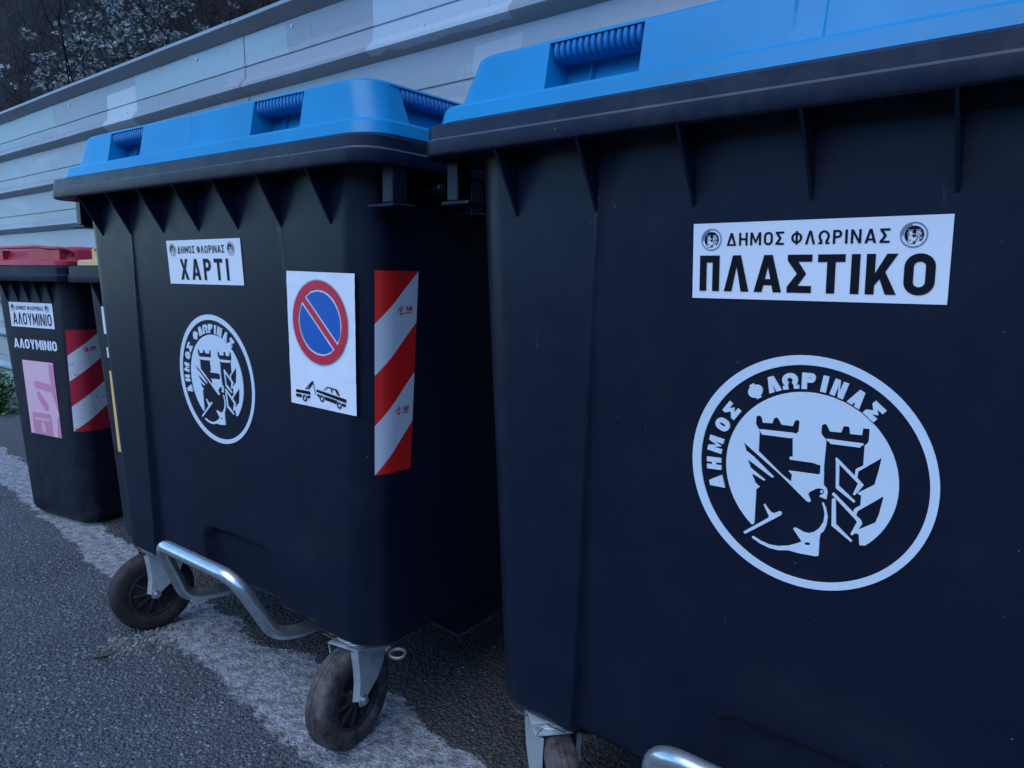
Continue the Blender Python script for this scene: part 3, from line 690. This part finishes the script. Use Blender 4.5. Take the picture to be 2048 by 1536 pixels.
# ------------------------------------------------------------------ two-wheeled bins further along
def make_wheelie(lidm, lean):
    root = empty('wheelie_bin', (0, 0, 0)); ZRB, ZRT = 1.085, 1.146; T = .07
    hw = lambda z: .232+.056*z/1.085
    sh = lambda z: lean*(z-.5)
    F = lambda z: -T*z
    def rg(z, g=0, r=.07): return [(p[0]+sh(z), p[1], p[2]) for p in rr_ring(hw(z)+g, F(z)-g, .53+.10*z/1.085+g, max(.012, r), z, (-.1, 0, .1), 8)]
    m = MB(); zs = [.015, .03, .05, .1, .3, .5, .7, .9, 1.0, 1.05, ZRB]
    rs = [rg(z, -.018*max(0, (.05-z)/.035)**2) for z in zs]
    m.loft(rs, True, True, False)
    for u in (-.17, -.085, 0, .085, .17):
        m.add([(u+d+sh(z), y, z) for d in (-.002, .002) for y, z in ((F(ZRB)-.03, ZRB+.003), (F(ZRB)+.003, ZRB+.003), (F(.99)+.003, .985), (F(.99), .99))], [(0, 1, 2, 3), (7, 6, 5, 4), (0, 3, 7, 4)])
    m.build('body', oldbin_m, root, sharp=30)
    m = MB(); m.loft([rg(ZRB, .002), rg(ZRB-.001, .046, .04), rg(ZRB+.004, .048, .04), rg(1.110, .048, .04), rg(1.1145, .043, .04), rg(ZRT-.003, .043, .04), rg(ZRT, .040, .04), rg(ZRT, .0)])
    m.build('rim', rim_m, root, sharp=30)
    m = MB()
    def lg(z, g, dv=0): return [(p[0], p[1]+dv, p[2]) for p in rg(z, g, .05)]
    m.loft([lg(ZRT+.002, .030), lg(ZRT+.001, .040), lg(ZRT+.004, .042), lg(1.166, .040), lg(1.170, .034), lg(1.175, -.02), lg(1.214, -.040), lg(1.224, -.055), lg(1.230, -.12)], True, True, True)
    lid = m.build('lid', lidm, root, sharp=30)
    m = MB(); y = F(1.17)+.004; sx = sh(1.19)
    m.tube(fillet([(-.25+sx, y+.03, 1.176), (-.25+sx, y, 1.212), (-.2+sx, y, 1.223), (.10+sx, y, 1.226), (.18+sx, y, 1.220), (.262+sx, y+.004, 1.219), (.262+sx, y+.05, 1.20)], .02, 5), .007, 10)
    m.box(.02+sx, .25+sx, y+.0, y+.045, 1.171, 1.214); m.box(-.272+sx, -.175+sx, y+.0, y+.045, 1.171, 1.214); m.build('grip', lidm, lid, bevel=.002)
    m = MB(); m.tube([(-.22+sh(1.12), .70, 1.10), (.22+sh(1.12), .70, 1.10)], .015, 12)
    for s in (-1, 1): m.box(s*.2-.015+sh(1.12), s*.2+.015+sh(1.12), .64, .70, 1.09, 1.115)
    m.build('handle', oldbin_m, root)
    for s in (-1, 1):
        m = MB(); x0 = s*.225+sh(0)
        m.lathe([(-.02, .02), (-.02, .06), (-.024, .085), (-.018, .098), (0, .1), (.018, .098), (.024, .085), (.02, .06), (.02, .02), (-.02, .02)], 'x', 32)
        w = m.build('wheel', rub_m, root); w.location = (x0+s*.03, .545, .1)
    root['_'] = 0; del root['_']
    place = lambda u, z, off=0: (u+sh(z), F(z)-off, z)
    def csurf(off):
        def f(s, z):
            h = hw(z); r = .07; lim = h-r; v0 = F(z); L1 = r*radians(70); d = s*.150
            if d < L1: a = radians(-70)+d/r; return (sh(z)+lim+(r+off)*cos(a), v0+r+(r+off)*sin(a), z)
            return (sh(z)+h+off, v0+r+d-L1, z)
        return f
    return root, place, csurf
rb, rp, rsf = make_wheelie(red_m, .05)
rb.location = (-2.055, 3.245, 0); rb.rotation_euler = (0, 0, radians(-29))
tag(rb, 'wheelie bin with red lid marked ΑΛΟΥΜΙΝΙΟ, pink poster on its front, at the left edge', 'wheelie bin', 'two-wheeled bins beside the containers')
add_label(rb, rp, -.165, .165, .885, .992, 'ΑΛΟΥΜΙΝΙΟ', .06, .955, .165, .15)
m = MB(); polys_mesh(m, text_polys('ΑΛΟΥΜΙΝΙΟ', -.165, .165, .790, .832, .21, .10), lambda x, y, d: rp(x, y, .0012)); m.build('white_lettering', paper_m, rb)
PX = lambda x, y, d: rp(-.118+x*.238, .402+y*.335, .0012+d)
m = MB(); polys_mesh(m, [([(0, 0), (1, 0), (1, 1), (0, 1)], [])], PX); po = m.build('poster', pink_m, rb)
m = MB(); P2 = lambda x, y, d: rp(-.118+x*.238, .402+y*.335, .0019)
polys_mesh(m, [([(.86, .72), (1, .68), (1, .98), (.86, .98), (.83, .85)], []), ([(.30, .70), (.36, .74), (1, .70), (1, .34), (.90, .5), (.86, .60), (.62, .62), (.34, .64)], []), ([(.36, .58), (.44, .60), (.70, .42), (.68, .36), (.58, .34), (.38, .50)], []),
               (rrect(.12, -.0 + .005, .74, .30, .04), [rrect(.20, .20, .66, .235, .012), circ(.44, .11, .075, 20)]), ([(.88, .005), (.995, .005), (.995, .30), (.93, .26)], [])], P2)
m.build('pictogram', pinkd_m, po)
m = MB(); polys_mesh(m, [([(.44+.05*cos(a), .11+.06*sin(a)) for a in (pi/2, pi/2+2.09, pi/2+4.19)], [[(.44+.02*cos(a), .11+.025*sin(a)) for a in (pi/2, pi/2+2.09, pi/2+4.19)]])], P2); m.build('recycling_symbol', pink_m, po)
st2, _ = stripe_sticker(rb, rsf(.0016), .442, .885, 4, [rred2_m, rwhite2_m])
stripe_logo(st2, lambda x, z: rsf(.0024)(x/.150, z), .088, .805, .05)

yb, yp, ysf = make_wheelie(yel_m, .05)
yb.location = (-1.449, 2.866, 0); yb.rotation_euler = (0, 0, radians(-35))
tag(yb, 'wheelie bin with yellow lid, mostly hidden behind the container marked ΧΑΡΤΙ', 'wheelie bin', 'two-wheeled bins beside the containers')
for ch in children(yb):
    if ch.name.split('.')[0] == 'lid': ch.location.x = .065
m = MB(); polys_mesh(m, [([(-.168, .885), (.162, .885), (.162, .992), (-.168, .992)], [])], lambda x, y, d: yp(x, y, .0012)); m.build('label_sticker', paper_m, yb)
m = MB(); polys_mesh(m, [([(-.162, .790), (-.150, .790), (-.150, .832), (-.162, .832)], [])], lambda x, y, d: yp(x, y, .0012)); m.build('white_lettering', paper_m, yb)
PX = lambda x, y, d: yp(-.162+x*.238, .402+y*.335, .0012+d)
m = MB(); polys_mesh(m, [([(0, 0), (1, 0), (1, 1), (0, 1)], [])], PX); po = m.build('poster', ochre_m, yb)
m = MB(); polys_mesh(m, [(rrect(.12, .005, .74, .30, .04), [])], lambda x, y, d: yp(-.162+x*.238, .402+y*.335, .0019)); m.build('pictogram', ochred_m, po)

# ------------------------------------------------------------------ sheet-metal fence behind the row
FH = .69; FD = 2.44
fence = empty('metal_fence', (sin(FH)*FD, cos(FH)*FD, 0), -FH)      # local x along the fence, y away from the street
tag(fence, 'grey horizontal sheet-metal fence behind the bins, with pale patches of overpaint', 'fence')
FT = 2.54; HL = [2.19-.333*i for i in range(7)]
prof = [(-.004, FT-.078)]                                            # (out towards the street = -y, z)
for h in HL:
    prof += [(0, h+.112), (.007, h+.109), (.007, h+.104), (0, h+.101), (-.003, h+.044), (-.034, h+.012), (-.038, h+.006), (-.039, h-.010), (-.035, h-.016), (.018, h-.052), (.018, h-.060)]
prof += [(.0, .05), (.0, -.05)]
for k, (x0, x1) in enumerate(((-16, -13), (-13, -10), (-10, -7), (-7, -4.05), (-4.05, -1.62), (-1.62, 1.0), (1.0, 4.0), (4.0, 7.0))):
    m = MB(); nn = 24; rings = []
    o = .003*(k % 2)
    for i in range(nn+1):
        x = x0-.03+(x1-x0+.06)*i/nn
        rings.append([(x, y-o+.006*noise.noise(Vector((x*1.7, z*3, 1))), z) for y, z in prof])
    m.loft(rings, False); m.build('metal_sheet', fence_m, fence, sharp=25)
    m = MB(); rings = []
    for i in range(nn+1):
        x = x0-.01+(x1-x0+.02)*i/nn; w = .004*noise.noise(Vector((x*1.3, 5, k)))
        rings.append([(x, y, z+w) for y, z in ((.05, FT-.03), (.05, FT), (-.062-o, FT), (-.072-o, FT-.005), (-.073-o, FT-.024), (.004-o, FT-.080))])
    m.loft(rings, False); m.build('top_rail', fence_m, fence, sharp=20)
    for q in range(3):
        x = x0+.45+q*1.0+.05*(k % 3); z = (FT-.112, HL[0]+.045, FT-.112)[q]
        r2 = MB(); r2.add([(x+.010*cos(a), -.004-o-d, z+.010*sin(a)) for d in (0, .005) for a in [2*pi*t/8 for t in range(8)]], [(t, (t+1) % 8, 8+(t+1) % 8, 8+t) for t in range(8)]+[tuple(range(8, 16))])
        r2.build('rivet', bolt_m, fence)
    m = MB(); m.box(x0-.03, x0+.03, .055, .115, -.05, FT-.035); m.build('post', zinc_m, fence)

# ------------------------------------------------------------------ ground and hillside
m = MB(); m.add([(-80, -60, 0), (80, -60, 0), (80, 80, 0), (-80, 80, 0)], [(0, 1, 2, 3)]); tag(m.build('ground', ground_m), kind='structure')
def fpt(s, d, z=0): return Vector((cos(FH)*s+sin(FH)*(FD+d), -sin(FH)*s+cos(FH)*(FD+d), z))
m = MB(); rings = []
for i in range(61):
    s = -34+i*1.0; r = []
    for j in range(24):
        d = .35+j*.55; z = .05+max(0, (d-.6))*1.9
        z += .5*noise.noise(Vector((s*.5, d*.6, 0)))*min(1, d/2)
        r.append(fpt(s+.2*noise.noise(Vector((s, d, 4))), d, z))
    rings.append(r)
m.loft(rings, False); tag(m.build('hillside', soil_m), kind='structure')

m = MB(); rings = []  # added unseen hill behind the camera, blocks low horizon light and reflections
for i in range(41):
    a = radians(180+i*3.85); r = []
    for j in range(9):
        d = 15+j*1.5; r.append((d*cos(a), d*sin(a), -.1+j*1.05*min(1, .15+i*.17)*(1+.25*noise.noise(Vector((i*.35, j*.4, 7))))))
    rings.append(r)
m.loft(rings, False); tag(m.build('hillside', blocker_m), kind='structure')

# ------------------------------------------------------------------ shrubs on the bank
def twigs(mb, p, d, L, r, depth, rng):
    n = 4; pts = [p]; dd = d.normalized()
    for i in range(n):
        if (base+pts[-1]).dot(Vector((sin(FH), cos(FH), 0))) < FD+.38: dd = (dd+Vector((sin(FH), cos(FH), .1))*.8).normalized()
        dd = (dd+Vector((rng.uniform(-.28, .28), rng.uniform(-.28, .28), rng.uniform(-.18, .22)))).normalized()
        pts.append(pts[-1]+dd*L/n)
    if any((base+p_).dot(Vector((sin(FH), cos(FH), 0))) < FD+.1 for p_ in pts): return
    mb.tube(pts, [r*(1-.5*i/n) for i in range(n+1)], 4 if depth < 3 else 5, caps=False)
    if (base+pts[-1]).dot(Vector((sin(FH), cos(FH), 0))) < FD+.12: return
    tips.append(pts[-1])
    if depth > 0:
        for k in range(rng.randint(3, 4)):
            q = pts[rng.randint(1, n)]
            nd = (dd+Vector((rng.uniform(-1, 1), rng.uniform(-1, 1), rng.uniform(-.5, .8)))*.95).normalized()
            twigs(mb, q, nd, L*rng.uniform(.5, .78), r*.55, depth-1, rng)
def shrub(s, d, h, seed, label, puff=0, mt=None, spread=.5, stems=5):
    global tips, base
    base = fpt(s, d, 0)
    rng = random.Random(seed); tips = []; mb = MB(); zb = max(0, d-.6)*1.9-.1
    root = empty('bare_shrub', fpt(s, d, zb))
    for k in range(stems):
        a = rng.uniform(0, 2*pi)
        twigs(mb, Vector((rng.uniform(-.25, .25), rng.uniform(-.15, .15), 0)), Vector((cos(a)*spread, sin(a)*spread, 1)), h*rng.uniform(.42, .58), .012, 4, rng)
    mb.build('branches', mt or twig_m, root, recalc=False)
    if puff:
        f = MB()
        for k in range(puff):
            c = tips[rng.randrange(len(tips))] if rng.random() < .25 else rng.choice(clus)+Vector((rng.gauss(0, .22), rng.gauss(0, .2), rng.gauss(0, .22)))
            R = rng.uniform(.026, .056)
            for q in range(rng.randint(16, 26)):
                o = c+Vector((rng.gauss(0, R), rng.gauss(0, R), rng.gauss(0, R*.8)))
                a = Vector((rng.uniform(-1, 1), rng.uniform(-1, 1), rng.uniform(-1, 1))).normalized(); b = a.orthogonal().normalized(); z = R*rng.uniform(.55, 1.0)
                f.add([o-a*z, o+b*z*.6, o+a*z, o-b*z*.6], [(0, 1, 2, 3)])
        tag(f.build('seed_heads', puff_m, root, recalc=False), kind='stuff')
    tag(root, label, 'shrub', 'bare shrubs on the bank behind the fence')
    return root
E3 = Vector((cos(FH), -sin(FH), 0))
clus = [E3*x+Vector((0, -.1, z)) for x, z in ((-1.5, 2.2), (-1.2, 1.75), (-.7, 2.5), (-.3, 2.1), (.1, 2.5), (.2, 1.75), (.6, 2.2), (.9, 1.9), (1.1, 2.4), (.9, 1.5), (1.3, 1.65), (.4, 1.45), (-.3, 1.6), (1.45, 2.1))]
shrub(-9.3, 1.45, 4.4, 3, 'shrub with clusters of pale fluffy seed heads, behind the fence', 230, dtwig_m, .35, 6)
B = [(-11.7, 1.2, 3.9, 'twiggy leafless shrub behind the fence, at the top left corner'), (-10.3, .9, 3.6, 'tangled leafless shrub just left of the pale seed heads'), (-7.4, 1.1, 3.8, 'leafless shrub just right of the pale seed heads'), (-6.3, 1.2, 3.9, 'leafless shrub rising above the fence top, second from the right'), (-5.2, .9, 3.9, 'leafless shrub rising above the fence top, rightmost of the row'),
     (-10.2, 2.4, 3.4, 'dark leafless shrub high on the bank behind the pale seed heads'), (-8.3, 2.4, 3.4, 'dark leafless shrub high on the bank, right of the pale seed heads'), (-12.4, 2.4, 3.4, 'dark leafless shrub high on the bank, far left')]
for i, (s, d, h, l) in enumerate(B): shrub(s, d, h, 20+i, l, 0, dtwig_m if i > 4 else twig_m, .5, 7)

# ------------------------------------------------------------------ weeds at the foot of the fence
def weed(x, y, h, n, seed, label):
    rng = random.Random(seed); m = MB()
    for k in range(n):
        a = rng.uniform(0, 2*pi); rr = rng.uniform(0, h*.7)*sqrt(rng.random()); c = Vector((rr*cos(a), rr*sin(a), h*rng.random()*(1-.5*rr/h)))
        a2 = rng.uniform(0, 2*pi); d = Vector((cos(a2), sin(a2), rng.uniform(-.3, .7))).normalized(); w = d.cross(Vector((0, 0, 1))).normalized(); L = rng.uniform(.025, .06)
        m.add([c, c+d*L*.5+w*L*.3, c+d*L, c+d*L*.5-w*L*.3], [(0, 1, 2, 3)])
    root = empty('weed_clump', (x, y, 0)); m.build('leaves', leaf_m, root, recalc=False)
    t = MB()
    for k in range(14):
        a = rng.uniform(0, 2*pi); t.tube([(0, 0, 0), (.3*h*cos(a), .3*h*sin(a), h*.5), (.5*h*cos(a), .5*h*sin(a), h*.85)], .003, 4, caps=False)
    t.build('stems', leaf_m, root, recalc=False)
    tag(root, label, 'weeds', 'weeds along the fence foot')
weed(-4.10, 5.82, .36, 1100, 1, 'green leafy weed clump at the fence foot, left of the red-lidded bin')
weed(-4.75, 6.05, .24, 500, 2, 'small green weed clump at the fence foot, farthest left')

# ------------------------------------------------------------------ loose grit, gravel heap, dead leaves
def stone(mb, x, y, r, rng):
    p = []; a0 = rng.uniform(0, 6.3)
    for k in range(5): a = a0+2*pi*k/5; q = r*rng.uniform(.7, 1.2); p.append((x+q*cos(a), y+q*sin(a), 0))
    for k in range(5): a = a0+.5+2*pi*k/5; q = r*rng.uniform(.4, .85); p.append((x+q*cos(a), y+q*sin(a), r*rng.uniform(.4, .8)))
    mb.add(p, [(k, (k+1) % 5, 5+(k+1) % 5, 5+k) for k in range(5)]+[(5, 6, 7, 8, 9)])
rng = random.Random(5); m = MB()
for k in range(3600):
    y = rng.uniform(1.25, 4.6); x = rng.uniform(-3.2, .9)
    q = x+y
    if q > 1.1 and rng.random() < .6: continue
    stone(m, x, y, .0016+.0050*rng.random()**3, rng)
for k in range(260):
    a = rng.gauss(0, 1), rng.gauss(0, 1); stone(m, -1.13+.065*a[0], 2.13+.05*a[1], rng.uniform(.003, .0085), rng)
tag(m.build('gravel', stone_m, recalc=True), kind='stuff')
def dead_leaf(x, y, rz, size, label):
    m = MB(); out = [(-.5, 0, .03), (-.25, .16, .10), (-.05, .34, .16), (.05, .16, .10), (.3, .26, .2), (.3, .08, .1), (.62, .0, .22), (.3, -.09, .08), (.26, -.28, .16), (.02, -.15, .09), (-.08, -.32, .18), (-.25, -.14, .10)]
    vs = [(0, 0, .03)]+out; m.add([(a*size, b*size, c*size+.002) for a, b, c in vs], [(0, i+1, (i+1) % len(out)+1) for i in range(len(out))])
    m.tube([(-.5*size, 0, .03*size+.002), (-.8*size, .05*size, .02*size+.002)], .0012, 4)
    o = m.build('dead_leaf', dead_m, recalc=False); o.location = (x, y, 0); o.rotation_euler = (0, 0, rz); tag(o, label, 'leaf', 'dead leaves on the asphalt')
dead_leaf(-1.20, 2.035, .4, .055, 'brown dead leaf on the asphalt below the far front caster')
dead_leaf(-.20, 1.72, 1.9, .035, 'small curled dead leaf in the shadow beside the near front caster')
